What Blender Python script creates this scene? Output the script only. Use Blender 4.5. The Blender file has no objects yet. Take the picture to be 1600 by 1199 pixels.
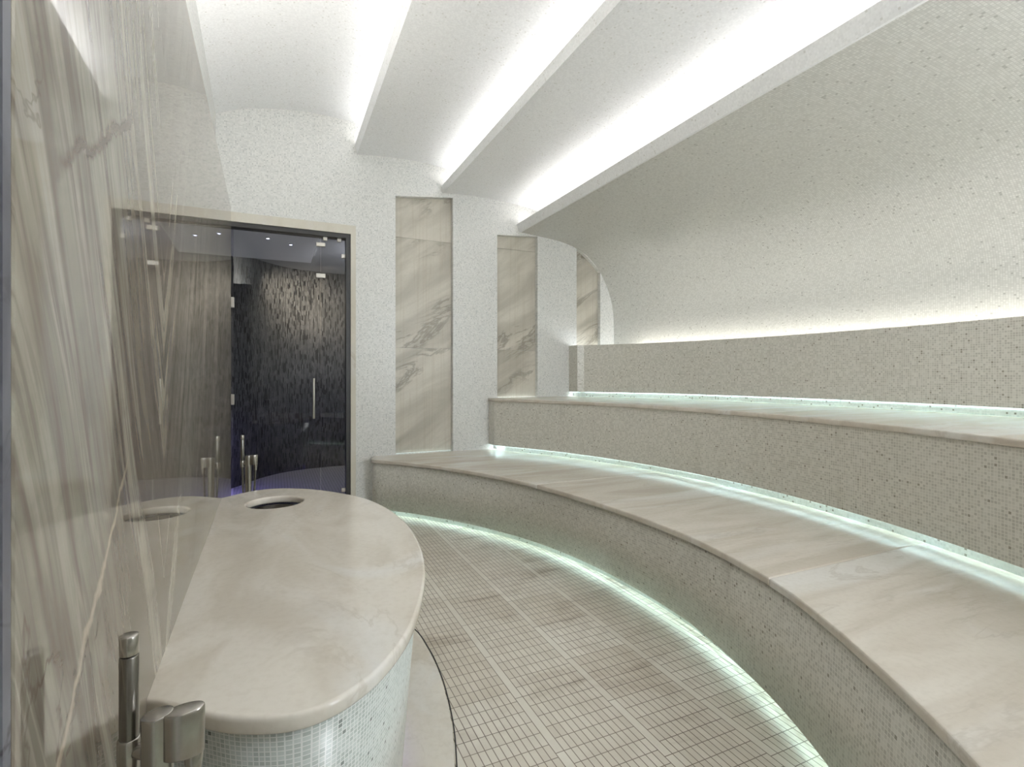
import bpy, bmesh, math, random
from mathutils import Vector, Matrix
R = math.radians
C = bpy.context.scene.collection
scene = bpy.context.scene

# ------------------------------------------------------------------ camera, world, exposure, lamps
EYE = 1.2
cam_d = bpy.data.cameras.new('camera')
cam_d.sensor_width = 36.0
cam_d.lens = 810 / 1600 * 36
cam_d.shift_y = -13.5 / 1600
cam_d.clip_start = 0.02
cam = bpy.data.objects.new('camera', cam_d)
cam.location = (0, 0, EYE)
cam.rotation_euler = (R(90), 0, -math.atan(370 / 810))
C.objects.link(cam)
scene.camera = cam

world = bpy.data.worlds.new('world')
world.use_nodes = True
world.node_tree.nodes['Background'].inputs[0].default_value = (0.9, 0.95, 1, 1)
world.node_tree.nodes['Background'].inputs[1].default_value = 7.5  # fill light, let in by the added rear opening
scene.world = world
scene.view_settings.view_transform = 'Standard'
scene.view_settings.look = 'None'
scene.view_settings.gamma = 1
scene.view_settings.use_curve_mapping = False
scene.view_settings.exposure = 1.02
scene.cycles.max_bounces = 16
scene.cycles.diffuse_bounces = 10

END = 4.72            # the far wall with the door
BACK = -0.85          # the wall behind the camera
RIB = Vector((0.0082, 1.0, 0.009))     # direction the ceiling lips run in

def area(name, loc, size, power, colour, direction, spread=180):
    d = bpy.data.lights.new(name, 'AREA')
    d.shape = 'RECTANGLE'
    d.size, d.size_y = size
    d.energy = power
    d.color = colour
    d.spread = R(spread)
    o = bpy.data.objects.new(name, d)
    o.location = loc
    z = -Vector(direction).normalized()
    y = Vector((0, 1, 0))
    if abs(z.y) > 0.9: y = Vector((0, 0, 1))
    x = y.cross(z).normalized(); y = z.cross(x)
    o.matrix_world = Matrix.Translation(Vector(loc)) @ Matrix((x, y, z)).transposed().to_4x4()
    C.objects.link(o)
    return o

WARM = (1.0, 0.955, 0.89)
MID = (END + BACK) / 2
LEN = END - BACK - 0.1
def on_rib(x, z, y=MID):
    return (x + RIB.x * (y - END), y, z + RIB.z * (y - END))
# the light strips that lie behind the three ceiling lips, and the one on top of the marble partition
area('cove_lamp', on_rib(0.74, 3.235), (0.03, LEN), 5.6, (1, .985, .96), (0.1, 0, 1))
area('cove_lamp', on_rib(1.53, 2.998), (0.03, LEN), 5.6, (1, .985, .96), (0.1, 0, 1))
area('cove_lamp', on_rib(2.31, 2.726), (0.03, LEN), 5.6, (1, .975, .94), (0.1, 0, 1))
area('cove_lamp', (-0.262, 1.95, 2.185), (0.03, 2.7), 16, (1, .97, .92), (-0.5, 0, 1))
# the dark room beyond the glass door: a violet wash on its floor, a warm graze on its wall
area('violet_lamp', (-0.5, 5.6, 0.5), (0.3, 0.5), 3.0, (0.32, 0.26, 1.0), (0.5, 0.5, -1))
area('graze_lamp', (0.35, 6.6, 2.46), (0.7, 0.05), 3.5, (1, 0.86, 0.66), (0.05, 0.6, -0.5), 120)
area('room_fill_lamp', (1.2, 5.6, 2.3), (0.5, 0.5), 10, (0.92, 0.94, 1.0), (0, 0.2, 1))  # added out of view, brightens the room beyond
area('room_fill_lamp', (1.75, 5.7, 1.3), (0.4, 0.4), 4, (0.95, 0.97, 1.0), (-1, 0.75, -0.05))  # second added fill, hidden by the end wall, aimed at the dark mosaic
# violet light falling on the near end of the partition
area('violet_lamp', (-0.75, -0.5, 0.75), (0.2, 0.2), 1.2, (0.45, 0.36, 1.0), (0.35, 1, 0))

# ------------------------------------------------------------------ helpers
def srgb(r, g, b):
    f = lambda c: (c / 255 / 12.92) if c / 255 <= 0.04045 else ((c / 255 + 0.055) / 1.055) ** 2.4
    return (f(r), f(g), f(b), 1.0)

class Nodes:
    """tiny builder for node materials"""
    def __init__(self, name):
        self.m = bpy.data.materials.new(name); self.m.use_nodes = True
        self.t = self.m.node_tree
        self.b = self.t.nodes['Principled BSDF']
    def n(self, kind, **kw):
        nd = self.t.nodes.new(kind)
        for k, v in kw.items(): setattr(nd, k, v)
        return nd
    def put(self, sock, v):
        if hasattr(v, 'is_output'): self.t.links.new(v, sock)
        else: sock.default_value = v
    def f(self, op, a, b=0.0, c=0.0):
        nd = self.n('ShaderNodeMath', operation=op)
        self.put(nd.inputs[0], a); self.put(nd.inputs[1], b); self.put(nd.inputs[2], c)
        return nd.outputs[0]
    def mix(self, fac, a, b, mode='MIX'):
        nd = self.n('ShaderNodeMix', data_type='RGBA', blend_type=mode)
        self.put(nd.inputs[0], fac); self.put(nd.inputs[6], a); self.put(nd.inputs[7], b)
        return nd.outputs[2]
    def coord(self, which):
        return self.n('ShaderNodeTexCoord').outputs[which]
    def split(self, v):
        nd = self.n('ShaderNodeSeparateXYZ'); self.put(nd.inputs[0], v); return nd.outputs
    def join(self, x, y, z=0.0):
        nd = self.n('ShaderNodeCombineXYZ')
        for i, v in enumerate((x, y, z)): self.put(nd.inputs[i], v)
        return nd.outputs[0]
    def noise(self, v, scale, detail=3.0, rough=0.5, dist=0.0):
        nd = self.n('ShaderNodeTexNoise'); self.put(nd.inputs['Vector'], v)
        nd.inputs['Scale'].default_value = scale; nd.inputs['Detail'].default_value = detail
        nd.inputs['Roughness'].default_value = rough; nd.inputs['Distortion'].default_value = dist
        return nd.outputs[0]
    def white(self, v):
        nd = self.n('ShaderNodeTexWhiteNoise', noise_dimensions='3D'); self.put(nd.inputs['Vector'], v)
        return nd.outputs[0]
    def ramp(self, v, lo, hi, a=0.0, b=1.0, smooth=True):
        nd = self.n('ShaderNodeMapRange', interpolation_type='SMOOTHSTEP' if smooth else 'LINEAR')
        self.put(nd.inputs[0], v)
        for i, x in enumerate((lo, hi, a, b)): nd.inputs[i + 1].default_value = x
        return nd.outputs[0]
    def ridge(self, v, width):                     # 1 on the line where v = 0.5, 0 away from it
        return self.ramp(self.f('ABSOLUTE', self.f('SUBTRACT', v, 0.5)), 0.0, width, 1.0, 0.0)
    def bump(self, height, strength, distance=0.002):
        nd = self.n('ShaderNodeBump'); nd.inputs['Strength'].default_value = strength
        nd.inputs['Distance'].default_value = distance
        self.put(nd.inputs['Height'], height); self.t.links.new(nd.outputs[0], self.b.inputs['Normal'])
    def done(self, colour, rough=0.4, ior=1.5, metallic=0.0, spec=0.5):
        self.put(self.b.inputs['Base Color'], colour); self.put(self.b.inputs['Roughness'], rough)
        self.b.inputs['IOR'].default_value = ior; self.b.inputs['Metallic'].default_value = metallic
        self.b.inputs['Specular IOR Level'].default_value = spec
        return self.m

def mosaic(name, light, dark, grout, pitch=0.012, width=0.09, fleck=0.05, fleck_colour=srgb(120, 116, 106),
           rough=0.3, stain=0.0, stain_colour=srgb(120, 112, 100)):
    k = Nodes(name)
    u, v, _ = k.split(k.coord('UV'))
    a = k.f('DIVIDE', u, pitch); b = k.f('DIVIDE', v, pitch)
    cell = k.join(k.f('FLOOR', a), k.f('FLOOR', b), 3.0)
    w1 = k.white(cell)
    w2 = k.white(k.join(k.f('FLOOR', a), k.f('FLOOR', b), 11.0))
    col = k.mix(w1, light, dark)
    col = k.mix(k.f('LESS_THAN', w2, fleck), col, fleck_colour)
    fa = k.f('FRACT', a); fb = k.f('FRACT', b)
    edge = k.f('MINIMUM', k.f('MINIMUM', fa, k.f('SUBTRACT', 1.0, fa)), k.f('MINIMUM', fb, k.f('SUBTRACT', 1.0, fb)))
    g = k.ramp(edge, width * 0.75, width * 1.25, 1.0, 0.0)
    col = k.mix(g, col, grout)
    if stain:
        drip = k.noise(k.join(k.f('MULTIPLY', u, 9.0), k.f('MULTIPLY', v, 0.8)), 1.0, 3)
        patch = k.noise(k.join(u, v), 1.7, 2)
        s = k.f('MULTIPLY', k.ramp(drip, 0.58, 0.78), k.ramp(patch, 0.42, 0.66))
        col = k.mix(k.f('MULTIPLY', s, stain), col, stain_colour)
    return k.done(col, rough)

def marble(name, base, warm, grey, vein, scale=1.0, direction=(1.0, 0.25, 0.2), rough=0.12, vein_amount=0.5, offset=True):
    k = Nodes(name)
    p = k.coord('Object')
    if offset:
        off = k.n('ShaderNodeObjectInfo').outputs['Random']
        nd = k.n('ShaderNodeVectorMath', operation='ADD'); k.put(nd.inputs[0], p)
        k.put(nd.inputs[1], k.join(k.f('MULTIPLY', off, 7.0), k.f('MULTIPLY', off, 13.0), 0.0)); p = nd.outputs[0]
    mp = k.n('ShaderNodeMapping'); k.put(mp.inputs[0], p)
    mp.inputs['Scale'].default_value = [d * scale for d in direction]
    q = mp.outputs[0]
    soft = k.noise(q, 2.2, 4, 0.55, 0.8)
    cloud = k.noise(q, 1.1, 3, 0.5, 1.4)
    fine = k.noise(p, 55.0, 3, 0.6)
    col = k.mix(k.ramp(soft, 0.38, 0.66), base, warm)
    col = k.mix(k.ramp(cloud, 0.5, 0.7), col, grey)
    v1 = k.noise(q, 1.6, 6, 0.6, 1.0)
    col = k.mix(k.f('MULTIPLY', k.ridge(v1, 0.022), k.f('MULTIPLY', k.ramp(cloud, 0.4, 0.62), vein_amount)), col, vein)
    col = k.mix(k.f('MULTIPLY', k.ramp(fine, 0.4, 0.75), 0.12), col, vein)
    return k.done(col, rough)

def metal(name, colour, rough=0.28):
    k = Nodes(name)
    n = k.noise(k.coord('Object'), 180.0, 2)
    return k.done(k.mix(n, colour, [c * 0.82 for c in colour[:3]] + [1]), rough, metallic=1.0)

def glow(name, colour, strength):
    k = Nodes(name)
    k.put(k.b.inputs['Emission Color'], (*colour, 1)); k.b.inputs['Emission Strength'].default_value = strength
    return k.done((0.8, 0.8, 0.8, 1), 0.6)

M = {}
M['wall_mosaic'] = mosaic('white_wall_mosaic', srgb(225, 225, 222), srgb(202, 203, 200), srgb(214, 214, 211), 0.011, 0.08, 0.05, srgb(188, 190, 188), 0.35)
M['ceiling_mosaic'] = mosaic('white_ceiling_mosaic', srgb(238, 239, 240), srgb(226, 227, 228), srgb(232, 233, 234), 0.011, 0.08, 0.02, srgb(212, 212, 210), 0.4)
M['vault_mosaic'] = mosaic('pale_vault_mosaic', srgb(210, 210, 205), srgb(191, 191, 186), srgb(185, 185, 180), 0.013, 0.09, 0.012, srgb(166, 166, 160), 0.35)
M['riser_mosaic'] = mosaic('beige_riser_mosaic', srgb(211, 208, 199), srgb(180, 177, 167), srgb(215, 212, 203), 0.0125, 0.1, 0.014, srgb(150, 145, 132), 0.35, 0.35, srgb(128, 122, 108))
M['kick_mosaic'] = mosaic('white_kick_mosaic', srgb(236, 241, 241), srgb(216, 222, 222), srgb(230, 234, 233), 0.0125, 0.1, 0.03, srgb(150, 150, 144), 0.3)
M['table_mosaic'] = mosaic('grey_green_table_mosaic', srgb(216, 223, 220), srgb(188, 197, 193), srgb(238, 241, 239), 0.0085, 0.10, 0.02, srgb(140, 148, 144), 0.25)
M['seat_marble'] = marble('cream_seat_marble', srgb(210, 203, 192), srgb(196, 187, 174), srgb(216, 213, 207), srgb(158, 146, 130), 1.0, (0.5, 2.4, 1), 0.2, 0.25)
M['table_marble'] = marble('cream_table_marble', srgb(226, 220, 210), srgb(211, 203, 190), srgb(229, 227, 223), srgb(172, 160, 142), 1.4, (1.6, 0.7, 1), 0.12, 0.22, offset=False)
def niche_marble():
    """pale slabs with soft grey streaks climbing to the right, and faint vertical water stains"""
    k = Nodes('streaked_niche_marble')
    off = k.n('ShaderNodeObjectInfo').outputs['Random']
    x, y, z = k.split(k.coord('Object'))
    a = k.f('ADD', k.f('SUBTRACT', z, k.f('MULTIPLY', x, 0.62)), k.f('MULTIPLY', off, 9.0))
    b = k.f('ADD', x, k.f('MULTIPLY', z, 0.62))
    q = k.join(k.f('MULTIPLY', a, 3.2), k.f('MULTIPLY', b, 0.7), 0.0)
    soft = k.noise(q, 1.0, 4, 0.55, 0.5)
    vein = k.noise(q, 1.5, 6, 0.65, 0.9)
    mask = k.noise(q, 0.8, 2)
    stain = k.noise(k.join(k.f('MULTIPLY', x, 14.0), k.f('MULTIPLY', z, 0.25), 3.0), 1.0, 2)
    fine = k.noise(k.join(x, z, 1.0), 60.0, 3)
    col = k.mix(k.ramp(soft, 0.36, 0.66), srgb(206, 201, 189), srgb(176, 171, 159))
    col = k.mix(k.f('MULTIPLY', k.ridge(vein, 0.05), k.f('MULTIPLY', k.ramp(mask, 0.5, 0.62), 0.6)), col, srgb(122, 115, 102))
    col = k.mix(k.f('MULTIPLY', k.ridge(stain, 0.03), 0.13), col, srgb(150, 130, 102))
    col = k.mix(k.f('MULTIPLY', k.ramp(fine, 0.45, 0.75), 0.1), col, srgb(150, 142, 128))
    return k.done(col, 0.4)
M['niche_marble'] = niche_marble()
M['trim_marble'] = marble('cream_trim_marble', srgb(212, 208, 196), srgb(204, 198, 184), srgb(208, 206, 200), srgb(180, 170, 154), 1.5, (1, 1, 0.4))
M['steel'] = metal('brushed_steel', srgb(192, 188, 182), 0.26)
M['dark_steel'] = metal('dark_brushed_steel', srgb(142, 139, 134), 0.26)
M['clip'] = metal('satin_clip_metal', srgb(206, 202, 194), 0.35)
M['led_cool'] = glow('cool_white_strip', (0.70, 0.95, 1.0), 13.0)
M['led_low'] = glow('cool_green_strip', (0.72, 0.99, 0.97), 12.5)
M['led_niche'] = glow('cool_niche_strip', (0.70, 0.97, 1.0), 0.7)
M['led_warm'] = glow('warm_white_strip', (1.0, 0.975, 0.935), 14.0)
M['led_violet'] = glow('violet_strip', (0.30, 0.25, 1.0), 0.9)
M['spot'] = glow('spot_lens', (0.7, 0.75, 1.0), 3.0)

def partition_marble():
    """book-matched slabs: steep veins that open upward either side of a seam"""
    k = Nodes('book_matched_marble')
    x, y, z = k.split(k.coord('Object'))
    s = k.f('ABSOLUTE', k.f('SUBTRACT', y, 1.25))
    wob = k.f('SUBTRACT', k.noise(k.join(y, z, x), 0.9, 2), 0.5)
    v = k.f('ADD', k.f('SUBTRACT', s, k.f('MULTIPLY', z, 0.46)), k.f('MULTIPLY', wob, 0.22))
    q = k.join(k.f('MULTIPLY', v, 7.5), k.f('MULTIPLY', z, 0.45), k.f('MULTIPLY', x, 3.0))
    band = k.noise(q, 1.0, 3, 0.5)
    thin = k.noise(q, 2.6, 3, 0.55)
    cross = k.noise(k.join(y, z, 4.0), 1.6, 6, 0.62, 0.6)
    cloud = k.noise(k.join(y, z, 9.0), 2.2, 3)
    fine = k.noise(k.join(k.f('MULTIPLY', v, 46.0), k.f('MULTIPLY', z, 4.0), 1.0), 1.0, 5, 0.7)
    rough = k.noise(k.join(y, z, 2.0), 11.0, 5, 0.65)
    col = k.mix(k.ramp(band, 0.34, 0.66), srgb(174, 168, 154), srgb(130, 122, 110))
    col = k.mix(k.ramp(cloud, 0.45, 0.72), col, srgb(160, 157, 144))
    col = k.mix(k.f('MULTIPLY', k.ramp(fine, 0.42, 0.75), 0.5), col, srgb(106, 97, 86))
    col = k.mix(k.f('MULTIPLY', k.ramp(rough, 0.46, 0.7), 0.4), col, srgb(116, 109, 98))
    col = k.mix(k.f('MULTIPLY', k.ridge(band, 0.045), 0.7), col, srgb(104, 90, 80))
    col = k.mix(k.f('MULTIPLY', k.ridge(thin, 0.035), 0.45), col, srgb(112, 100, 92))
    col = k.mix(k.f('MULTIPLY', k.ridge(k.f('ADD', thin, 0.1), 0.04), 0.22), col, srgb(206, 200, 188))
    col = k.mix(k.f('MULTIPLY', k.ridge(cross, 0.008), k.f('MULTIPLY', k.ramp(cloud, 0.46, 0.6), 0.7)), col, srgb(96, 80, 70))
    def seam(y0, z0, slope, lo, hi, width, colour, amount):
        n = k.f('MULTIPLY', k.f('SUBTRACT', k.noise(k.join(y, z, 6.0), 9.0, 4, 0.65), 0.5), 0.10)
        d = k.f('ABSOLUTE', k.f('ADD', k.f('SUBTRACT', k.f('SUBTRACT', z, z0), k.f('MULTIPLY', k.f('SUBTRACT', y, y0), slope)), n))
        m = k.f('MULTIPLY', k.ramp(d, 0.0, width, 1.0, 0.0), k.f('MULTIPLY', k.ramp(y, lo, lo + 0.06), k.ramp(y, hi - 0.08, hi, 1.0, 0.0)))
        return k.mix(k.f('MULTIPLY', m, amount), col, colour)
    col = seam(0.613, 1.383, 0.57, 0.63, 1.02, 0.018, srgb(104, 86, 76), 0.8)
    col = seam(0.662, 0.806, 0.93, 0.6, 0.98, 0.014, srgb(204, 190, 170), 0.7)
    return k.done(col, 0.025, 1.55)
M['partition'] = partition_marble()

M['jamb'] = marble('violet_grey_jamb_marble', srgb(112, 112, 122), srgb(92, 92, 104), srgb(124, 126, 136), srgb(58, 56, 66), 3.0, (1, 1, 0.6), 0.3, 0.8, offset=False)
def floor_tiles():
    """305 mm sheets: one solid strip, eleven narrow bars in five rows"""
    k = Nodes('bar_mosaic_floor')
    x, y, z = k.split(k.coord('Object'))
    cx = k.f('DIVIDE', k.f('SUBTRACT', x, 0.808), 0.305)
    ci = k.f('FLOOR', cx)
    xf = k.f('MULTIPLY', k.f('FRACT', cx), 0.305)
    off = k.f('MULTIPLY', k.white(k.join(ci, 5.0, 1.0)), 0.305)
    yy = k.f('ADD', y, off)
    ti = k.f('FLOOR', k.f('DIVIDE', yy, 0.305))
    yt = k.f('FRACT', k.f('DIVIDE', yy, 0.305))
    strip = k.f('LESS_THAN', xf, 0.031)
    bx = k.f('DIVIDE', k.f('SUBTRACT', xf, 0.031), 0.0249)
    by = k.f('DIVIDE', yy, 0.061)
    fx = k.f('FRACT', bx); fy = k.f('FRACT', by)
    ex = k.f('MULTIPLY', k.f('MINIMUM', fx, k.f('SUBTRACT', 1.0, fx)), 0.0249)
    ey = k.f('MULTIPLY', k.f('MINIMUM', fy, k.f('SUBTRACT', 1.0, fy)), 0.061)
    eb = k.f('MINIMUM', ex, ey)
    es = k.f('MINIMUM', k.f('MINIMUM', xf, k.f('ABSOLUTE', k.f('SUBTRACT', 0.031, xf))),
             k.f('MULTIPLY', k.f('MINIMUM', yt, k.f('SUBTRACT', 1.0, yt)), 0.305))
    e = k.f('ADD', k.f('MULTIPLY', strip, es), k.f('MULTIPLY', k.f('SUBTRACT', 1.0, strip), eb))
    g = k.ramp(e, 0.0010, 0.0020, 1.0, 0.0)
    wt = k.white(k.join(ci, ti, 2.0))
    wb = k.white(k.join(k.f('ADD', k.f('FLOOR', bx), k.f('MULTIPLY', ci, 20.0)), k.f('FLOOR', by), 7.0))
    stone = k.mix(wt, srgb(230, 225, 215), srgb(212, 204, 191))
    stone = k.mix(k.f('MULTIPLY', wb, 0.3), stone, srgb(184, 174, 160))
    stone = k.mix(k.f('MULTIPLY', k.ramp(k.noise(k.join(x, y), 7.0, 4), 0.4, 0.7), 0.3), stone, srgb(186, 176, 160))
    st = k.noise(k.join(k.f('MULTIPLY', x, 1.1), k.f('MULTIPLY', y, 3.4)), 1.5, 4, 0.55, 0.5)
    stone = k.mix(k.f('MULTIPLY', k.ramp(st, 0.52, 0.72), 0.62), stone, srgb(150, 132, 114))
    stone = k.mix(k.f('MULTIPLY', strip, 0.45), stone, srgb(228, 224, 214))
    grout = k.mix(k.ramp(st, 0.45, 0.7), srgb(132, 120, 108), srgb(92, 80, 70))
    return k.done(k.mix(g, stone, grout), 0.38)
M['floor'] = floor_tiles()

def dark_tiles():
    k = Nodes('dark_stick_mosaic')
    u, v, _ = k.split(k.coord('UV'))
    a = k.f('DIVIDE', u, 0.017)
    ai = k.f('FLOOR', a)
    b = k.f('ADD', k.f('DIVIDE', v, 0.062), k.f('MULTIPLY', k.white(k.join(ai, 1.0, 1.0)), 5.0))
    w = k.white(k.join(ai, k.f('FLOOR', b), 4.0))
    w2 = k.white(k.join(ai, k.f('FLOOR', b), 9.0))
    fa = k.f('FRACT', a); fb = k.f('FRACT', b)
    e = k.f('MINIMUM', k.f('MULTIPLY', k.f('MINIMUM', fa, k.f('SUBTRACT', 1.0, fa)), 0.017),
            k.f('MULTIPLY', k.f('MINIMUM', fb, k.f('SUBTRACT', 1.0, fb)), 0.062))
    g = k.ramp(e, 0.0015, 0.003, 1.0, 0.0)
    col = k.mix(k.f('POWER', w, 0.7), srgb(52, 53, 55), srgb(112, 113, 112))
    col = k.mix(k.f('LESS_THAN', w2, 0.17), col, srgb(12, 12, 14))
    return k.done(k.mix(g, col, srgb(60, 60, 60)), 0.5)
M['dark_wall'] = dark_tiles()
k = Nodes('plain_grey_plaster'); M['plaster'] = k.done(k.mix(k.noise(k.coord('Object'), 3.0), srgb(150, 150, 150), srgb(138, 138, 140)), 0.6)
k = Nodes('black_frame'); M['frame'] = k.done(k.mix(k.noise(k.coord('Object'), 30.0), srgb(62, 62, 62), srgb(54, 54, 55)), 0.4)
k = Nodes('violet_floor_mosaic')
u, v, _ = k.split(k.coord('Object'))
gx = k.f('FRACT', k.f('DIVIDE', u, 0.03)); gy = k.f('FRACT', k.f('DIVIDE', v, 0.03))
M['far_floor'] = k.done(k.mix(k.f('MAXIMUM', k.f('LESS_THAN', gx, 0.14), k.f('LESS_THAN', gy, 0.14)), srgb(178, 176, 176), srgb(96, 94, 98)), 0.35)

k = Nodes('matt_black_grille'); M['vent_black'] = k.done(k.mix(k.noise(k.coord('Object'), 40.0), srgb(26, 26, 28), srgb(18, 18, 20)), 0.9, spec=0.1)

def tinted_glass():
    m = bpy.data.materials.new('grey_door_glass'); m.use_nodes = True
    t = m.node_tree; t.nodes.clear()
    out = t.nodes.new('ShaderNodeOutputMaterial'); mx = t.nodes.new('ShaderNodeMixShader')
    tr = t.nodes.new('ShaderNodeBsdfTransparent'); gl = t.nodes.new('ShaderNodeBsdfGlossy'); fr = t.nodes.new('ShaderNodeFresnel')
    tr.inputs[0].default_value = (0.80, 0.81, 0.83, 1); gl.inputs['Roughness'].default_value = 0.0
    fr.inputs['IOR'].default_value = 1.5
    t.links.new(fr.outputs[0], mx.inputs[0]); t.links.new(tr.outputs[0], mx.inputs[1]); t.links.new(gl.outputs[0], mx.inputs[2])
    t.links.new(mx.outputs[0], out.inputs[0])
    return m
M['glass'] = tinted_glass()

def link(o, parent=None):
    C.objects.link(o)
    if parent: o.parent = parent
    return o
def obj(name, verts, faces, mat, parent=None, uvs=None, smooth=False, bevel=0.0, solid=0.0, segments=2):
    me = bpy.data.meshes.new(name)
    me.from_pydata([tuple(v) for v in verts], [], faces)
    if uvs:
        l = me.uv_layers.new(name='UVMap')
        for lp in me.loops: l.data[lp.index].uv = uvs[lp.vertex_index]
    me.materials.append(mat)
    if smooth:
        for p in me.polygons: p.use_smooth = True
    o = link(bpy.data.objects.new(name, me), parent)
    if solid:
        md = o.modifiers.new('solid', 'SOLIDIFY'); md.thickness = abs(solid); md.offset = 1 if solid > 0 else -1
        md.use_even_offset = True
    if bevel:
        md = o.modifiers.new('bevel', 'BEVEL'); md.width = bevel; md.segments = segments; md.limit_method = 'ANGLE'; md.angle_limit = R(40)
        md.use_clamp_overlap = True
    return o
def prism_data(poly, axis, a, b):
    """extrude a 2D polygon; axis 'y': poly is (x,z); axis 'z': poly is (x,y); axis 'x': poly is (y,z)"""
    f = {'y': lambda p, t: (p[0], t, p[1]), 'z': lambda p, t: (p[0], p[1], t), 'x': lambda p, t: (t, p[0], p[1])}[axis]
    n = len(poly)
    v = [f(p, a) for p in poly] + [f(p, b) for p in poly]
    fc = [list(range(n)), list(range(2 * n - 1, n - 1, -1))] + [[i, i + n, (i + 1) % n + n, (i + 1) % n] for i in range(n)]
    return v, fc
def fix_normals(o):
    bm = bmesh.new(); bm.from_mesh(o.data); bmesh.ops.recalc_face_normals(bm, faces=bm.faces); bm.to_mesh(o.data); bm.free()
    return o
def prism(name, poly, axis, a, b, mat, parent=None, bevel=0.0, uv=None):
    v, f = prism_data(poly, axis, a, b)
    uvs = None
    if uv: uvs = [uv(p) for p in v]
    return fix_normals(obj(name, v, f, mat, parent, uvs, bevel=bevel))
def box(name, lo, hi, mat, parent=None, bevel=0.0, uv=None):
    return prism(name, [(lo[0], lo[1]), (hi[0], lo[1]), (hi[0], hi[1]), (lo[0], hi[1])], 'z', lo[2], hi[2], mat, parent, bevel, uv)
def tube(name, pts, radius, mat, parent=None, seg=16, cap=True, squash=1.0):
    """a round bar along a path; radius a number or one per point"""
    rs = radius if isinstance(radius, (list, tuple)) else [radius] * len(pts)
    pts = [Vector(p) for p in pts]; v = []; f = []
    up = Vector((0, 1, 0))
    for i, p in enumerate(pts):
        d = (pts[min(i + 1, len(pts) - 1)] - pts[max(i - 1, 0)]).normalized()
        x = up.cross(d)
        if x.length < 1e-3: x = Vector((1, 0, 0))
        x.normalize(); y = d.cross(x).normalized()
        for s in range(seg):
            a = 2 * math.pi * s / seg
            v.append(p + x * math.cos(a) * rs[i] + y * math.sin(a) * rs[i] * squash)
    for i in range(len(pts) - 1):
        for s in range(seg):
            f.append([i * seg + s, i * seg + (s + 1) % seg, (i + 1) * seg + (s + 1) % seg, (i + 1) * seg + s])
    if cap:
        f.append(list(range(seg - 1, -1, -1))); f.append([(len(pts) - 1) * seg + s for s in range(seg)])
    o = fix_normals(obj(name, v, f, mat, parent, smooth=True))
    md = o.modifiers.new('bevel', 'BEVEL'); md.width = min(rs) * 0.18; md.segments = 2; md.limit_method = 'ANGLE'; md.angle_limit = R(50)
    return o
def ribbon(name, plan, z0, z1, mat, parent=None, thick=0.0, plan_top=None, smooth=True):
    """an upright band standing along a plan polyline, with UVs in metres"""
    top = plan_top or plan
    v, f, uv = [], [], []
    s = 0.0
    for i, (p, q) in enumerate(zip(plan, top)):
        if i: s += math.dist(p, plan[i - 1])
        v += [(p[0], p[1], z0), (q[0], q[1], z1)]; uv += [(s, z0), (s, z1)]
        if i: f.append([2 * i - 2, 2 * i, 2 * i + 1, 2 * i - 1])
    return obj(name, v, f, mat, parent, uv, smooth=smooth, solid=thick)
def flat(name, plan_a, plan_b, z, mat, parent=None):
    v = [(p[0], p[1], z) for p in plan_a] + [(p[0], p[1], z) for p in plan_b]; n = len(plan_a)
    return obj(name, v, [[i, i + 1, i + 1 + n, i + n] for i in range(n - 1)], mat, parent)
def empty(name, loc=(0, 0, 0)):
    o = bpy.data.objects.new(name, None); o.location = loc; o.empty_display_size = 0.1
    return link(o)
def tag(o, label=None, cat=None, group=None, kind=None):
    if label: o['label'] = label
    if cat: o['category'] = cat
    if group: o['group'] = group
    if kind: o['kind'] = kind
    return o
def structure(o, label=None, cat=None):
    return tag(o, label, cat, None, 'structure')
def lerp(x, xs, ys):
    if x <= xs[0]: return ys[0]
    for i in range(1, len(xs)):
        if x <= xs[i]: return ys[i - 1] + (ys[i] - ys[i - 1]) * (x - xs[i - 1]) / (xs[i] - xs[i - 1])
    return ys[-1]
def smooth_line(pts, n=6, closed=False):
    """Catmull-Rom through the points"""
    out = []; m = len(pts)
    for i in range(m if closed else m - 1):
        g = lambda j: Vector(pts[j % m]) if closed else Vector(pts[min(max(j, 0), m - 1)])
        a, b, c, d = g(i - 1), g(i), g(i + 1), g(i + 2)
        for k in range(n):
            t = k / n
            out.append(tuple(0.5 * (2 * b + (c - a) * t + (2 * a - 5 * b + 4 * c - d) * t * t + (3 * b - a - 3 * c + d) * t ** 3)))
    if not closed: out.append(tuple(pts[-1]))
    return out
def slab(name, outline, z0, z1, mat, parent=None, round_=0.008, holes=()):
    """stone slab with a rounded edge, cut to a plan outline, holes allowed"""
    bm = bmesh.new()
    for line in [outline] + list(holes):
        vs = [bm.verts.new((p[0], p[1], z1)) for p in line]
        for a, b in zip(vs, vs[1:] + vs[:1]): bm.edges.new((a, b))
    if holes: bmesh.ops.triangle_fill(bm, use_beauty=True, use_dissolve=False, edges=bm.edges[:])
    else: bm.faces.new(bm.verts[:])
    ex = bmesh.ops.extrude_face_region(bm, geom=bm.faces[:])
    for v in ex['geom']:
        if isinstance(v, bmesh.types.BMVert): v.co.z = z0
    bmesh.ops.recalc_face_normals(bm, faces=bm.faces)
    for f in bm.faces: f.smooth = abs(f.normal.z) < 0.9
    me = bpy.data.meshes.new(name); bm.to_mesh(me); bm.free()
    me.materials.append(mat)
    o = link(bpy.data.objects.new(name, me), parent)
    md = o.modifiers.new('bevel', 'BEVEL'); md.width = round_; md.segments = 3; md.limit_method = 'ANGLE'; md.angle_limit = R(50)
    md.use_clamp_overlap = False
    return o

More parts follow.
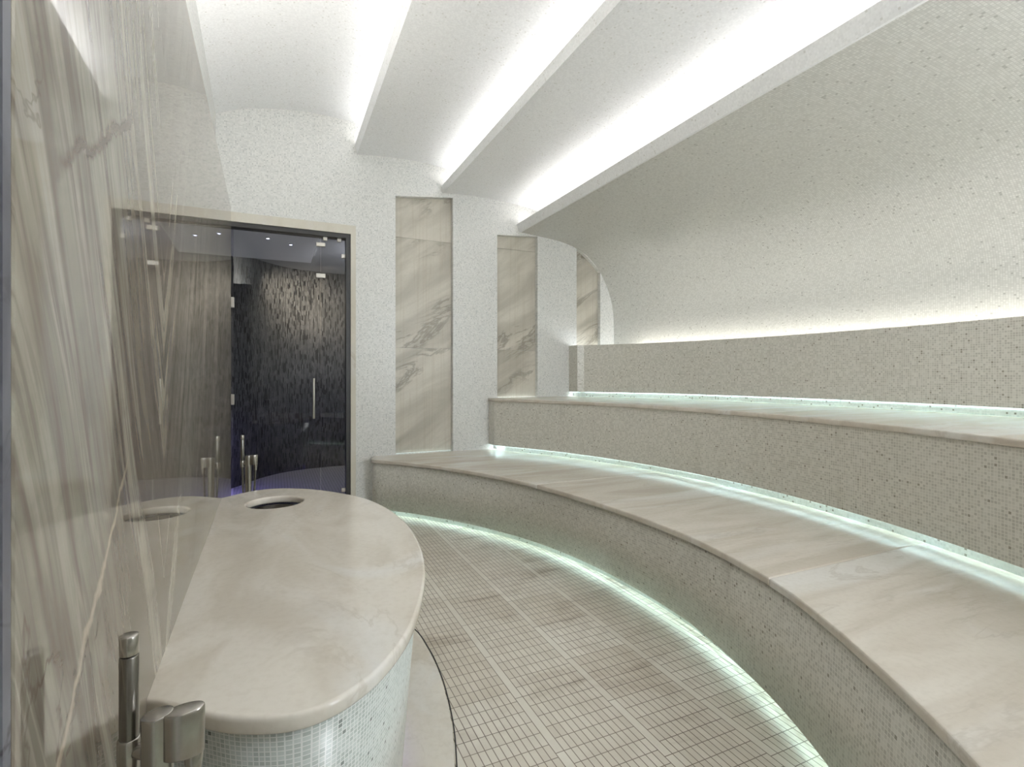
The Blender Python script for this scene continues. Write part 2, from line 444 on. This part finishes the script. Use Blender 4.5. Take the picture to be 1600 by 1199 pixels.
def rounded_slab(name, outline, hole, z0, z1, r, mat):
    """slab with a hole through it; the outer edge and the rim of the hole are turned to a quarter round"""
    bm = bmesh.new()
    def inset(line, d):
        n = len(line); a = sum(line[i][0] * line[(i + 1) % n][1] - line[(i + 1) % n][0] * line[i][1] for i in range(n))
        s_ = 1 if a > 0 else -1; out = []
        for i, p in enumerate(line):
            u = (Vector(p) - Vector(line[i - 1])).normalized(); w = (Vector(line[(i + 1) % n]) - Vector(p)).normalized()
            nu = Vector((-u.y, u.x)) * s_; nw = Vector((-w.y, w.x)) * s_
            m = nu + nw; out.append(Vector(p) + m * (d / max(0.3, 1 + nu.dot(nw))))
        return out
    prof = [(r * (1 - math.sin(t)), z1 - r * (1 - math.cos(t))) for t in (0, R(30), R(60), R(90))]
    prof += [(d, z0 + (z1 - z)) for d, z in reversed(prof)]
    caps = {0: [], len(prof) - 1: []}
    for line, sgn in ((outline, 1), (hole, -1)):
        loops = []
        for k_, (d, z) in enumerate(prof):
            vs = [bm.verts.new((q.x, q.y, z)) for q in inset(line, d * sgn)]
            loops.append(vs)
            if k_ in caps: caps[k_].append(vs)
        for A, Bv in zip(loops, loops[1:]):
            n = len(A)
            for i in range(n):
                f = bm.faces.new((A[i], A[(i + 1) % n], Bv[(i + 1) % n], Bv[i])); f.smooth = True
    for key, lines in caps.items():
        es = []
        for vs in lines:
            for a, b in zip(vs, vs[1:] + vs[:1]): es.append(bm.edges.get((a, b)))
        bmesh.ops.triangle_fill(bm, use_beauty=True, use_dissolve=False, edges=es)
    bmesh.ops.recalc_face_normals(bm, faces=bm.faces)
    me = bpy.data.meshes.new(name); bm.to_mesh(me); bm.free(); me.materials.append(mat)
    return link(bpy.data.objects.new(name, me))

# ------------------------------------------------------------------ floor and end wall
xz = lambda p: (p[0] + p[1] * 0.37, p[2])
structure(box('floor', (-1.5, BACK - .1, -0.12), (4.6, END + 0.02, 0), M['floor']))

def end_wall():
    v, f = [], []
    def add(poly, a=END, b=END + 0.16):
        pv, pf = prism_data(poly, 'y', a, b); n = len(v)
        v.extend(pv); f.extend([[i + n for i in q] for q in pf])
    rect = lambda x0, x1, z0, z1: [(x0, z0), (x1, z0), (x1, z1), (x0, z1)]
    add(rect(-0.6, -0.44, 0, 3.75)); add(rect(-0.44, 0.645, 2.51, 3.75)); add(rect(0.645, 0.994, 0, 3.75))
    add([(0.994, 2.825), (1.54, 2.885), (1.54, 3.75), (0.994, 3.75)])
    add(rect(1.54, 1.996, 0, 3.75))
    add([(1.996, 2.585), (2.444, 2.618), (2.444, 3.75), (1.996, 3.75)])
    add(rect(2.444, 2.91, 0, 3.75))
    arc = [(2.91, 2.545), (2.985, 2.505), (3.055, 2.455), (3.115, 2.405), (3.165, 2.36), (3.21, 2.315)]
    add(arc + [(3.21, 3.75), (2.91, 3.75)])
    add(rect(3.21, 4.6, 0, 3.75))
    for x0, x1 in ((0.994, 1.54), (1.996, 2.444), (2.91, 3.21)): add(rect(x0, x1, 0, 3.0), END + 0.08, END + 0.16)
    o = obj('wall_end', v, f, M['wall_mosaic'], None, [xz(p) for p in v])
    return fix_normals(o)
wall_end = structure(end_wall())

niches = [((0.994, 2.825), (1.54, 2.885), 0.478, 'tall veined marble niche panel nearest the glass door, above the lowest bench'),
          ((1.996, 2.585), (2.444, 2.618), 0.978, 'middle marble niche panel with dark diagonal vein, standing above the second bench tier'),
          ((2.91, 2.545), (3.21, 2.315), 1.40, 'short grey marble niche panel with curved top, beside the vaulted right wall')]
for i, (a, b, z0, lab) in enumerate(niches):
    root = tag(empty('niche_panel', ((a[0] + b[0]) / 2, END + 0.06, z0)), lab, 'wall panel', 'marble panels in the wall niches')
    strip = flat('led_strip', [(a[0] + 0.01, END + 0.028), (b[0] - 0.01, END + 0.028)], [(a[0] + 0.01, END + 0.04), (b[0] - 0.01, END + 0.04)], z0 + 0.003, M['led_niche'])
    strip.data.transform(Matrix.Translation(-root.location)); strip.parent = root
    cuts = [z for z in (1.45, 2.467) if z > z0 + 0.1 and z < max(a[1], b[1]) - 0.02]
    zs = [z0] + cuts + [None]
    x0, x1 = a[0] + 0.001, b[0] - 0.001
    for k_ in range(len(zs) - 1):
        lo = zs[k_] + (0.0012 if k_ else 0)
        if zs[k_ + 1] is not None:
            poly = [(x0, lo), (x1, lo), (x1, zs[k_ + 1] - 0.0012), (x0, zs[k_ + 1] - 0.0012)]
        elif i < 2: poly = [(x0, lo), (x1, lo), (x1, b[1]), (x0, a[1])]
        else:
            poly = [(x0, lo), (x1, lo), (3.209, 2.315), (3.165, 2.36), (3.115, 2.405), (3.055, 2.455), (2.985, 2.505), (2.911, 2.545)]
        o = prism('marble_slab', poly, 'y', END + 0.05, END + 0.079, M['niche_marble'], None)
        o.data.transform(Matrix.Translation(-root.location)); o.parent = root

# ------------------------------------------------------------------ left side: marble partition and the wall it stands against
slope = -0.0122
px_at = lambda y: -0.19 + slope * y
back_x = lambda y: -0.43 - 0.021 * (y - END)
part_plan = [(px_at(0.56), 0.56), (px_at(3.39), 3.39), (back_x(3.39) + 0.001, 3.39), (back_x(0.56) + 0.001, 0.56)]
structure(prism('wall_left', part_plan, 'z', 0, 2.165, M['partition'], None, bevel=0.004),
          'polished book-matched marble wall that mirrors the room', 'marble wall')
structure(prism('trim_2', [(px_at(0.56) - 0.001, 0.545), (px_at(0.56) - 0.001, 0.559), (back_x(0.56) + 0.002, 0.559), (back_x(0.56) + 0.002, 0.545)], 'z', 0, 2.165, M['jamb'], None))
structure(prism('wall_back_left', [(back_x(BACK), BACK), (back_x(END), END), (-0.56, END), (-0.56, BACK)], 'z', 0, 3.75, M['wall_mosaic'], None, uv=lambda p: (p[1] + p[0], p[2])))
# the wall behind the camera, with an opening added to let in fill light
structure(prism('wall_rear', [(-0.6, 0), (1.85, 0), (1.85, 1.05), (1.85, 2.5), (3.3, 2.5), (3.3, 1.05), (1.851, 1.05), (1.851, 0), (4.7, 0), (4.7, 3.75), (-0.6, 3.75)], 'y', BACK - 0.12, BACK, M['wall_mosaic'], None, uv=lambda p: (p[0] + p[1], p[2])))

# ------------------------------------------------------------------ stepped vault
P1 = smooth_line([(-0.46, 3.262), (-0.236, 3.355), (0.0, 3.405), (0.247, 3.43), (0.5, 3.428), (0.684, 3.404), (0.85, 3.365), (1.0, 3.315)], 5)
P2 = smooth_line([(0.656, 3.145), (0.89, 3.165), (1.182, 3.173), (1.42, 3.156), (1.604, 3.123), (1.72, 3.09), (1.83, 3.05)], 5)
P3 = smooth_line([(1.439, 2.915), (1.65, 2.93), (1.85, 2.932), (2.156, 2.917), (2.43, 2.876), (2.56, 2.845), (2.66, 2.81)], 5)
NEAR = BACK - END
def vault(name, prof, parent, mat, extra=()):
    v, f, uv = [], [], []
    s = 0
    for i, p in enumerate(prof):
        if i: s += math.dist(p, prof[i - 1])
        for y in (0.0, NEAR):
            v.append((p[0] + RIB.x * y, END + y, p[1] + RIB.z * y)); uv.append((y, s))
        if i: f.append([2 * i - 2, 2 * i - 1, 2 * i + 1, 2 * i])
    return obj(name, v, f, mat, parent, uv, smooth=True)
def lip(parent, up, lo):
    poly = [up, lo, (lo[0] + 0.03, lo[1] + 0.002), (up[0] + 0.045, up[1])]
    v, f, uv = [], [], []
    s = 0
    for i, p in enumerate(poly):
        for y in (0.0, NEAR):
            v.append((p[0] + RIB.x * y, END + y, p[1] + RIB.z * y)); uv.append((y, i * 0.08))
    for i in range(4):
        j = (i + 1) % 4; f.append([2 * i, 2 * i + 1, 2 * j + 1, 2 * j])
    f += [[0, 2, 4, 6], [7, 5, 3, 1]]
    return fix_normals(obj('cove_lip', v, f, M['ceiling_mosaic'], parent, uv))
ceiling = structure(box('ceiling', (-0.6, BACK - 0.1, 3.75), (4.7, END + 0.16, 3.85), M['plaster']))
vault('vault_panel', P1 + [(1.0, 3.185), (0.68, 3.185)], ceiling, M['ceiling_mosaic'])
vault('vault_panel', P2 + [(1.83, 2.945), (1.46, 2.945)], ceiling, M['ceiling_mosaic'])
vault('vault_panel', P3 + [(2.66, 2.665), (2.26, 2.665)], ceiling, M['ceiling_mosaic'])
for up, lo in (((0.637, 3.222), (0.656, 3.143)), ((1.430, 2.984), (1.439, 2.913)), ((2.206, 2.712), (2.241, 2.636))):
    lip(ceiling, up, lo)

# the right-hand shell: springs from the lowest lip and comes down, curved in plan, behind the top tier
CX, CY = -1.3, 2.3
def arc_x(r, y): return CX + math.sqrt(max(r * r - (y - CY) ** 2, 0.01))
SH = smooth_line([(2.241, 2.638), (2.444, 2.622), (2.70, 2.596), (2.902, 2.545), (3.063, 2.462), (3.21, 2.315), (3.32, 2.118), (3.378, 1.92), (3.392, 1.70), (3.395, 1.25)], 4)
RW = 5.277
def right_wall():
    v, f, uv = [], [], []
    ys = [END - (END - BACK) * i / 48 for i in range(49)]
    m = len(SH); s = [0]
    for i in range(1, m): s.append(s[-1] + math.dist(SH[i], SH[i - 1]))
    for j, y in enumerate(ys):
        xl = 2.241 + RIB.x * (y - END); zl = RIB.z * (y - END)
        k_ = (arc_x(RW, y) - xl) / (3.395 - 2.241)
        for i, p in enumerate(SH):
            v.append((xl + (p[0] - 2.241) * k_, y, p[1] + zl * max(0, (p[1] - 1.9) / 0.74))); uv.append((y, s[i] * (0.5 + 0.5 * k_)))
        if j:
            for i in range(m - 1): f.append([(j - 1) * m + i, (j - 1) * m + i + 1, j * m + i + 1, j * m + i])
    return obj('wall_right', v, f, M['vault_mosaic'], None, uv, smooth=True)
structure(right_wall())

# ------------------------------------------------------------------ the three curved tiers
ang = lambda x, y: math.degrees(math.atan2(y - CY, x - CX))
def by_angle(y, A, Rr):
    """x of a nearly round plan curve, its radius given at a few bearings"""
    x = CX + math.sqrt(max(Rr[0] ** 2 - (y - CY) ** 2, 0.3))
    for _ in range(4): x = arc_x(lerp(ang(x, y), A, Rr), y)
    return x
YS = lambda y0, y1, n=60: [y0 + (y1 - y0) * i / n for i in range(n + 1)]

E1A = [-70, -33, -27, -20, -12, -3, 7, 20, 32, 48]
E1R = [3.06, 3.06, 3.063, 3.068, 3.045, 3.0, 2.965, 2.975, 2.99, 3.035]
def smooth_edge(A, Rr):
    pts = smooth_line(list(zip(A, Rr)), 8); return [p[0] for p in pts], [p[1] for p in pts]
E1A, E1R = smooth_edge(E1A, E1R)
front1 = lambda y: by_angle(y, E1A, E1R)
low1 = lambda y: by_angle(y, [-70, -30, -20, -8, 0, 17, 30, 48], [3.06, 3.06, 3.075, 3.08, 3.062, 3.052, 3.035, 3.045])
H1, H2, H3 = 0.475, 0.975, 1.505
GAP = 0.05
LED_IN = 0.05
def offset_plan(plan, d):
    out = []
    for i, p in enumerate(plan):
        a = Vector(plan[max(i - 1, 0)]); b = Vector(plan[min(i + 1, len(plan) - 1)])
        t = (b - a).normalized(); n = Vector((t.y, -t.x))
        out.append((p[0] + n.x * d, p[1] + n.y * d))
    return out

Y0 = BACK + 0.04
# lowest tier ----------------------------------------------------
def end_round(fx, x_wall=0.80, y_turn=4.50):
    ys = YS(Y0, y_turn, 70)
    plan = [(fx(y), y) for y in ys]
    p0 = Vector(plan[-1]); t = (p0 - Vector(plan[-2])).normalized()
    p3 = Vector((x_wall, END - 0.001)); c1 = p0 + t * 0.10; c2 = p3 - Vector((0.02, 0.10))
    c2 = Vector((x_wall - 0.035, END - 0.10))
    for i in range(1, 11):
        s = i / 10
        q = p0 * (1 - s) ** 3 + c1 * 3 * s * (1 - s) ** 2 + c2 * 3 * s * s * (1 - s) + p3 * s ** 3
        plan.append((q.x, q.y))
    return plan
bench = tag(empty('stone_bench', (2.0, CY, 0)), 'lowest curved bench tier with wide cream marble seat beside the tiled floor', 'bench', 'curved bench tiers')
def child(o, root):
    o.data.transform(Matrix.Translation(-root.location)); o.parent = root; return o
edge_plan = end_round(front1)
low_plan = end_round(lambda y: low1(y))
top_plan = offset_plan(edge_plan, 0.018)
low_plan = [(a[0], a[1]) for a in low_plan]
child(ribbon('riser', low_plan, GAP, H1 - 0.03, M['riser_mosaic'], None, 0.02, top_plan), bench)
child(ribbon('toe_kick', offset_plan(low_plan, LED_IN), 0.0, H1 - 0.1, M['kick_mosaic'], None, 0.02), bench)
child(ribbon('led_strip', offset_plan(low_plan, 0.0235), GAP + 0.007, GAP + 0.023, M['led_low']), bench)
R2 = 3.93
cuts = [Y0, -0.42, 1.30, 3.05, None]
def seat_outline(edge, back, ya, yb):
    e = [p for p in edge if (p[1] > ya + 0.004) and (yb is None or p[1] < yb - 0.004)]
    fx = lambda y: next(edge[i][0] + (edge[i + 1][0] - edge[i][0]) * (y - edge[i][1]) / (edge[i + 1][1] - edge[i][1]) for i in range(len(edge) - 1) if edge[i][1] <= y <= edge[i + 1][1])
    g = 0.0006
    yb_ = END - 0.002 if yb is None else yb
    first = (fx(ya + g), ya + g); last = [] if yb is None else [(fx(yb - g), yb - g)]
    bk = [(back(y), y) for y in YS(yb_ - g, ya + g, 30)]
    return [first] + e + last + bk
edge1_end = edge_plan
for a, b in zip(cuts[:-1], cuts[1:]):
    child(slab('seat_slab', seat_outline(edge1_end, lambda y: arc_x(R2 + 0.07, y), a, b), H1 - 0.03, H1, M['seat_marble'], None, 0.007), bench)

# middle and upper tiers -----------------------------------------
def straight_end(fx, x_end, y_end):
    plan = [(fx(y), y) for y in YS(Y0, y_end, 70)]
    return plan + [(x_end, y_end + 0.02), (x_end, END - 0.001)]
def y_where(r, x): return CY + math.sqrt(r * r - (x - CX) ** 2)
bench2 = tag(empty('stone_bench', (2.7, CY, H1)), 'middle curved bench tier with narrow marble seat above the lowest bench', 'bench', 'curved bench tiers')
X2 = 1.905
ye2 = y_where(R2, X2) - 0.02
plan2 = straight_end(lambda y: arc_x(R2, y), X2, ye2)
child(ribbon('riser', plan2, H1 + GAP, H2 - 0.03, M['riser_mosaic'], None, 0.02, smooth=False), bench2)
kick2 = offset_plan(plan2, LED_IN)
child(ribbon('toe_kick', kick2, H1, H2 - 0.1, M['kick_mosaic'], None, 0.02), bench2)
child(ribbon('led_strip', offset_plan(plan2, 0.0235), H1 + GAP + 0.006, H1 + GAP + 0.022, M['led_cool']), bench2)
def radius3(y): return by_angle(y, [-60, -10, 5, 17, 24, 29], [4.92, 4.92, 4.90, 4.88, 4.82, 4.72])
edge2 = [(p[0] - (0.018 if i < len(plan2) - 2 else 0.008), p[1]) for i, p in enumerate(plan2)]
for a, b in zip([Y0, 0.4, 2.2, None][:-1], [Y0, 0.4, 2.2, None][1:]):
    child(slab('seat_slab', seat_outline(edge2, lambda y: radius3(y) + 0.07, a, b), H2 - 0.03, H2, M['seat_marble'], None, 0.007), bench2)

bench3 = tag(empty('stone_bench', (3.3, CY, H2)), 'uppermost curved mosaic tier against the vaulted right wall', 'bench', 'curved bench tiers')
X3 = 2.815
plan3 = straight_end(radius3, X3, 4.53)
child(ribbon('riser', plan3, H2 + GAP, H3, M['riser_mosaic'], None, 0.02, smooth=False), bench3)
child(ribbon('toe_kick', offset_plan(plan3, LED_IN), H2, H3 - 0.1, M['kick_mosaic'], None, 0.02), bench3)
child(ribbon('led_strip', offset_plan(plan3, 0.0235), H2 + GAP + 0.006, H2 + GAP + 0.022, M['led_cool']), bench3)
core = plan3[:-2]
back3 = [(arc_x(RW - 0.12, y), y) for _, y in core]
def cap():
    n = len(core)
    v = [(p[0], p[1], H3 - 0.001) for p in core] + [(p[0], p[1], H3 - 0.001) for p in back3] + [(p[0], p[1], H3 - 0.16) for p in back3]
    f = [[i, i + 1, n + i + 1, n + i] for i in range(n - 1)] + [[n + i, n + i + 1, 2 * n + i + 1, 2 * n + i] for i in range(n - 1)]
    uv = [(p[1], p[0]) for p in core] + [(p[1], p[0]) for p in back3] + [(p[1], p[0] + .16) for p in back3]
    return obj('top_ledge', v, f, M['riser_mosaic'], None, uv)
child(cap(), bench3)
end_y = 4.45
b3 = [(arc_x(RW - 0.10, y), y) for y in YS(Y0, end_y, 60)]; b4 = [(arc_x(RW - 0.075, y), y) for y in YS(Y0, end_y, 60)]
child(flat('led_strip', b3, b4, H3 - 0.10, M['led_warm']), bench3)
child(flat('slot_floor', [(arc_x(RW - 0.13, y), y) for y in YS(Y0, END - .01, 60)], [(arc_x(RW - 0.002, y), y) for y in YS(Y0, END - .01, 60)], H3 - 0.15, M['kick_mosaic']), bench3)

# ------------------------------------------------------------------ washing table against the marble partition
T_TOP = 0.635
T_OUT = [(-0.198, 1.083), (-0.127, 1.018), (-0.077, 0.976), (-0.029, 0.950), (0.019, 0.935), (0.069, 0.937), (0.125, 0.963), (0.192, 1.022), (0.270, 1.137),
         (0.341, 1.300), (0.397, 1.476), (0.440, 1.706), (0.456, 1.987), (0.425, 2.271), (0.348, 2.501), (0.200, 2.712), (0.09, 2.80), (0.0, 2.838), (-0.07, 2.833), (-0.130, 2.805), (-0.222, 2.722)]
curve = smooth_line(T_OUT, 5)
t_outline = curve
table = tag(empty('washing_table', (0.05, 1.9, 0)), 'D-shaped mosaic table with polished cream marble top and round basin hole, against marble wall', 'table')
hx, hy, hr = 0.0, 2.533, 0.115
hole = [(hx + hr * math.cos(2 * math.pi * i / 40), hy + hr * math.sin(2 * math.pi * i / 40)) for i in range(40)]
close = lambda line: [(px_at(line[0][1]) - 0.007, line[0][1] + 0.004)] + [p for p in line[1:-1]] + [(px_at(line[-1][1]) - 0.007, line[-1][1] - 0.004)]
child(rounded_slab('marble_top', close(t_outline), hole, T_TOP - 0.031, T_TOP, 0.008, M['table_marble']), table)
body_line = offset_plan(curve, -0.022)
child(ribbon('mosaic_body', offset_plan(curve, -0.068), 0.05, T_TOP - 0.03, M['table_mosaic'], None, -0.012, body_line), table)
kick_line = offset_plan(curve, -0.12)
child(ribbon('toe_kick', kick_line, 0.0, 0.5, M['kick_mosaic'], None, -0.01), table)
child(flat('led_strip', offset_plan(curve, -0.09), offset_plan(curve, -0.105), 0.062, M['led_violet']), table)
def basin():
    v, f = [], []; n = 40
    prof = [(hr - 0.004, T_TOP - 0.036), (hr - 0.006, T_TOP - 0.10), (hr - 0.02, T_TOP - 0.16), (0.05, T_TOP - 0.18), (0.004, T_TOP - 0.184)]
    for r, z in prof:
        for i in range(n): v.append((hx + r * math.cos(2 * math.pi * i / n), hy + r * math.sin(2 * math.pi * i / n), z))
    for a in range(len(prof) - 1):
        for i in range(n): f.append([a * n + i, a * n + (i + 1) % n, (a + 1) * n + (i + 1) % n, (a + 1) * n + i])
    f.append([(len(prof) - 1) * n + i for i in range(n)])
    return obj('basin', v, f, M['steel'], None, smooth=True)
child(basin(), table)
ring_line = [(p[0], p[1]) for p in smooth_line([(-0.19, 0.86), (-0.05, 0.79), (0.10, 0.79), (0.26, 0.92), (0.40, 1.18), (0.50, 1.515), (0.545, 1.68), (0.578, 1.856), (0.598, 2.02), (0.606, 2.214), (0.59, 2.42), (0.50, 2.68), (0.36, 2.87), (0.16, 2.98), (-0.02, 3.01), (-0.225, 2.95)], 5)]
tag(slab('floor_plinth', close(ring_line), 0.0005, 0.006, M['table_marble'], None, 0.0015), 'flat curved marble border set in the floor around the mosaic table', 'floor border')
tag(ribbon('floor_joint', offset_plan(ring_line, 0.004), 0.0003, 0.003, M['frame'], None, 0.004), 'thin dark joint line along the edge of the marble floor border', 'floor joint')

# ------------------------------------------------------------------ hand showers
def hand_shower(x, y, top, wand_top, label, k_=1.0, foot=0.0):
    root = tag(empty('hand_shower', (x, y, foot)), label, 'hand shower', 'steel hand showers at the table')
    z = top
    P = lambda dx, dy, zz: (x + dx, y + dy, zz)
    def add(o): return child(o, root)
    # upright post, its top cut at a slant
    n = 24; v = []; f = []
    for zz, sl in ((foot + 0.008, 0), (z - 0.012, 0), (z, 1)):
        for i in range(n):
            a = 2 * math.pi * i / n
            dx, dy = 0.0165 * k_ * math.cos(a), 0.0145 * k_ * math.sin(a)
            v.append(P(dx, dy, zz + 0.10 * dx * sl))
    for r_ in range(2):
        for i in range(n): f.append([r_ * n + i, r_ * n + (i + 1) % n, (r_ + 1) * n + (i + 1) % n, (r_ + 1) * n + i])
    f += [list(range(n - 1, -1, -1)), [2 * n + i for i in range(n)]]
    o = fix_normals(obj('post', v, f, M['steel'], None, smooth=True))
    md = o.modifiers.new('bevel', 'BEVEL'); md.width = 0.0018; md.segments = 3; md.limit_method = 'ANGLE'; md.angle_limit = R(50)
    add(o)
    add(tube('base_plate', [P(0, 0, foot), P(0, 0, foot + 0.008)], 0.035 * k_, M['steel'], None, 28))
    # mixer block on the right, slanted oval top
    v, f = [], []
    for zz, sl in ((z - 0.052, 0), (z - 0.01, 0), (z + 0.002, 1)):
        for i in range(n):
            a = 2 * math.pi * i / n
            dx, dy = 0.022 * k_ * math.cos(a) + 0.0265 * k_, 0.013 * k_ * math.sin(a)
            v.append(P(dx, dy - 0.006, zz + (0.07 * (dx - 0.0265 * k_)) * sl))
    for r_ in range(2):
        for i in range(n): f.append([r_ * n + i, r_ * n + (i + 1) % n, (r_ + 1) * n + (i + 1) % n, (r_ + 1) * n + i])
    f += [list(range(n - 1, -1, -1)), [2 * n + i for i in range(n)]]
    o = fix_normals(obj('mixer_handle', v, f, M['steel'], None, smooth=True))
    md = o.modifiers.new('bevel', 'BEVEL'); md.width = 0.002; md.segments = 3; md.limit_method = 'ANGLE'; md.angle_limit = R(50)
    add(o)
    # holder arm and collar on the left, wand standing in it
    wx, wy = -0.031 * k_, 0.018
    add(tube('holder_arm', [P(-0.004, 0.004, z - 0.046), P(wx * 0.8, wy * 0.9, z - 0.046)], 0.009 * k_, M['steel'], None, 16))
    add(tube('collar', [P(wx, wy, z - 0.066), P(wx, wy, z - 0.03)], 0.0118 * k_, M['steel'], None, 24))
    wand = tube('wand', [P(wx, wy, z - 0.072), P(wx, wy, wand_top - 0.024)], 0.0098 * k_, M['dark_steel'], None, 24)
    add(wand)
    cap_ = tube('spray_cap', [P(wx, wy, wand_top - 0.0235), P(wx, wy, wand_top)], 0.0098 * k_, M['steel'], None, 24)
    cap_.data.transform(Matrix.Translation(-root.location)); cap_.parent = wand
    # hose: leaves the wand's foot, loops down and back up to the mixer block
    line = smooth_line([P(wx, wy, z - 0.072), P(wx + 0.002, wy, z - 0.12), P(wx + 0.012, wy - 0.01, z - 0.3), P(0.012 * k_, 0.026, z - 0.46),
                        P(0.028 * k_, 0.012, z - 0.3), P(0.034 * k_, -0.004, z - 0.13), P(0.0365 * k_, -0.006, z - 0.07)], 6)
    line = [tuple(p) for p in line]
    add(tube('hose', line, 0.0055 * k_, M['dark_steel'], None, 12))
    add(tube('hose_ferrule', [P(0.0365 * k_, -0.006, z - 0.085), P(0.037 * k_, -0.006, z - 0.05)], [0.0075 * k_, 0.0105 * k_], M['steel'], None, 18))
    return root
hand_shower(-0.1245, 0.72, 0.806, 0.896, 'brushed steel hand shower on a post in the near foreground')
hand_shower(-0.139, 3.3, 0.742, 0.857, 'small distant steel hand shower on a post behind the table, before the glass door', 1.0)

# ------------------------------------------------------------------ door: marble surround, dark frame, glass, fittings
YD = END + 0.06
structure(prism('trim_1', [(0.602, 0), (0.645, 0), (0.645, 2.51), (-0.44, 2.51), (-0.44, 2.434), (0.602, 2.434)], 'y', END - 0.004, END + 0.13, M['trim_marble'], None))
door = structure(empty('door_1', (0.08, YD, 0)))
def dpart(o, parent=None):
    o.data.transform(Matrix.Translation(-door.location)); o.parent = parent or door; return o
dpart(prism('door_frame', [(0.566, 0), (0.602, 0), (0.602, 2.434), (-0.44, 2.434), (-0.44, 2.398), (0.566, 2.398)], 'y', END + 0.012, END + 0.12, M['frame'], None))
def pane(name, x0, x1, z0, z1):
    return dpart(box(name, (x0, YD, z0), (x1, YD + 0.006, z1), M['glass'], None))
leaf = pane('glass_leaf', -0.31, 0.356, 0.012, 2.392)
side = pane('fixed_pane', 0.362, 0.563, 0.012, 2.392)
def clip(x, z, w=0.05, h=0.03):
    return dpart(box('clip', (x - w / 2, YD - 0.012, z - h / 2), (x + w / 2, YD + 0.018, z + h / 2), M['clip'], None, 0.003))
for x, z, w, h in ((0.359, 2.33, 0.075, 0.034), (0.359, 2.06, 0.075, 0.036), (0.395, 2.385, 0.034, 0.034), (0.512, 2.385, 0.034, 0.034),
                   (0.547, 2.245, 0.034, 0.036), (0.547, 0.185, 0.036, 0.034), (-0.318, 1.79, 0.03, 0.085), (-0.318, 1.0, 0.03, 0.085)):
    clip(x, z, w, h)
h_ = dpart(tube('handle', [(0.301, YD - 0.05, 0.825), (0.301, YD - 0.05, 1.17)], 0.0085, M['clip'], None, 18))
for z in (0.88, 1.115):
    st = tube('handle_post', [(0.301, YD - 0.05, z), (0.301, YD, z)], 0.006, M['clip'], None, 12)
    st.data.transform(Matrix.Translation(-door.location)); st.parent = h_

# ------------------------------------------------------------------ the dark room beyond the glass
structure(box('floor_beyond', (-2.6, END + 0.021, -0.12), (3.4, 9.0, 0), M['far_floor']))
structure(box('ceiling_beyond', (-2.6, END + 0.17, 2.53), (3.4, 9.0, 2.63), M['plaster']))
structure(prism('trim_3', [(-1.3, 4.95), (0.362, 4.95), (0.362, 6.2), (-0.4, 6.2), (-0.9, 5.55)], 'z', 2.45, 2.53, M['ceiling_mosaic'], None))
far = smooth_line([(-1.6, 4.92), (-0.95, 5.55), (-0.419, 6.404), (-0.237, 6.746), (0.014, 7.024), (0.284, 7.175), (0.572, 7.24), (0.9, 7.255), (1.6, 7.15), (2.6, 6.6), (3.2, 4.92)], 8)
structure(box('wall_between', (-2.6, END + 0.021, 0), (-0.44, END + 0.17, 2.53), M['plaster']))
structure(ribbon('wall_beyond', far, 0, 2.53, M['dark_wall'], None, 0.1))
tag(box('wall_vent', (-0.365, 6.42, 2.27), (-0.27, 6.52, 2.40), M['vent_black'], None, 0.004), 'small square black vent on the dark mosaic wall beyond the door', 'vent')
for x, y, lab in ((-0.06, 5.20, 'small bright ceiling spotlight beyond the glass door, left one of two'), (0.135, 5.36, 'small dim ceiling spotlight beyond the glass door, right one of two')):
    r_ = tag(empty('ceiling_spotlight', (x, y, 2.45)), lab, 'spotlight', 'ceiling spotlights beyond the door')
    for nm, rad, z, m in (('rim', 0.02, 2.438, M['clip']), ('lens', 0.012, 2.434, M['spot'])):
        o = tube(nm, [(x, y, z), (x, y, 2.4499)], rad, m, None, 20); child(o, r_)
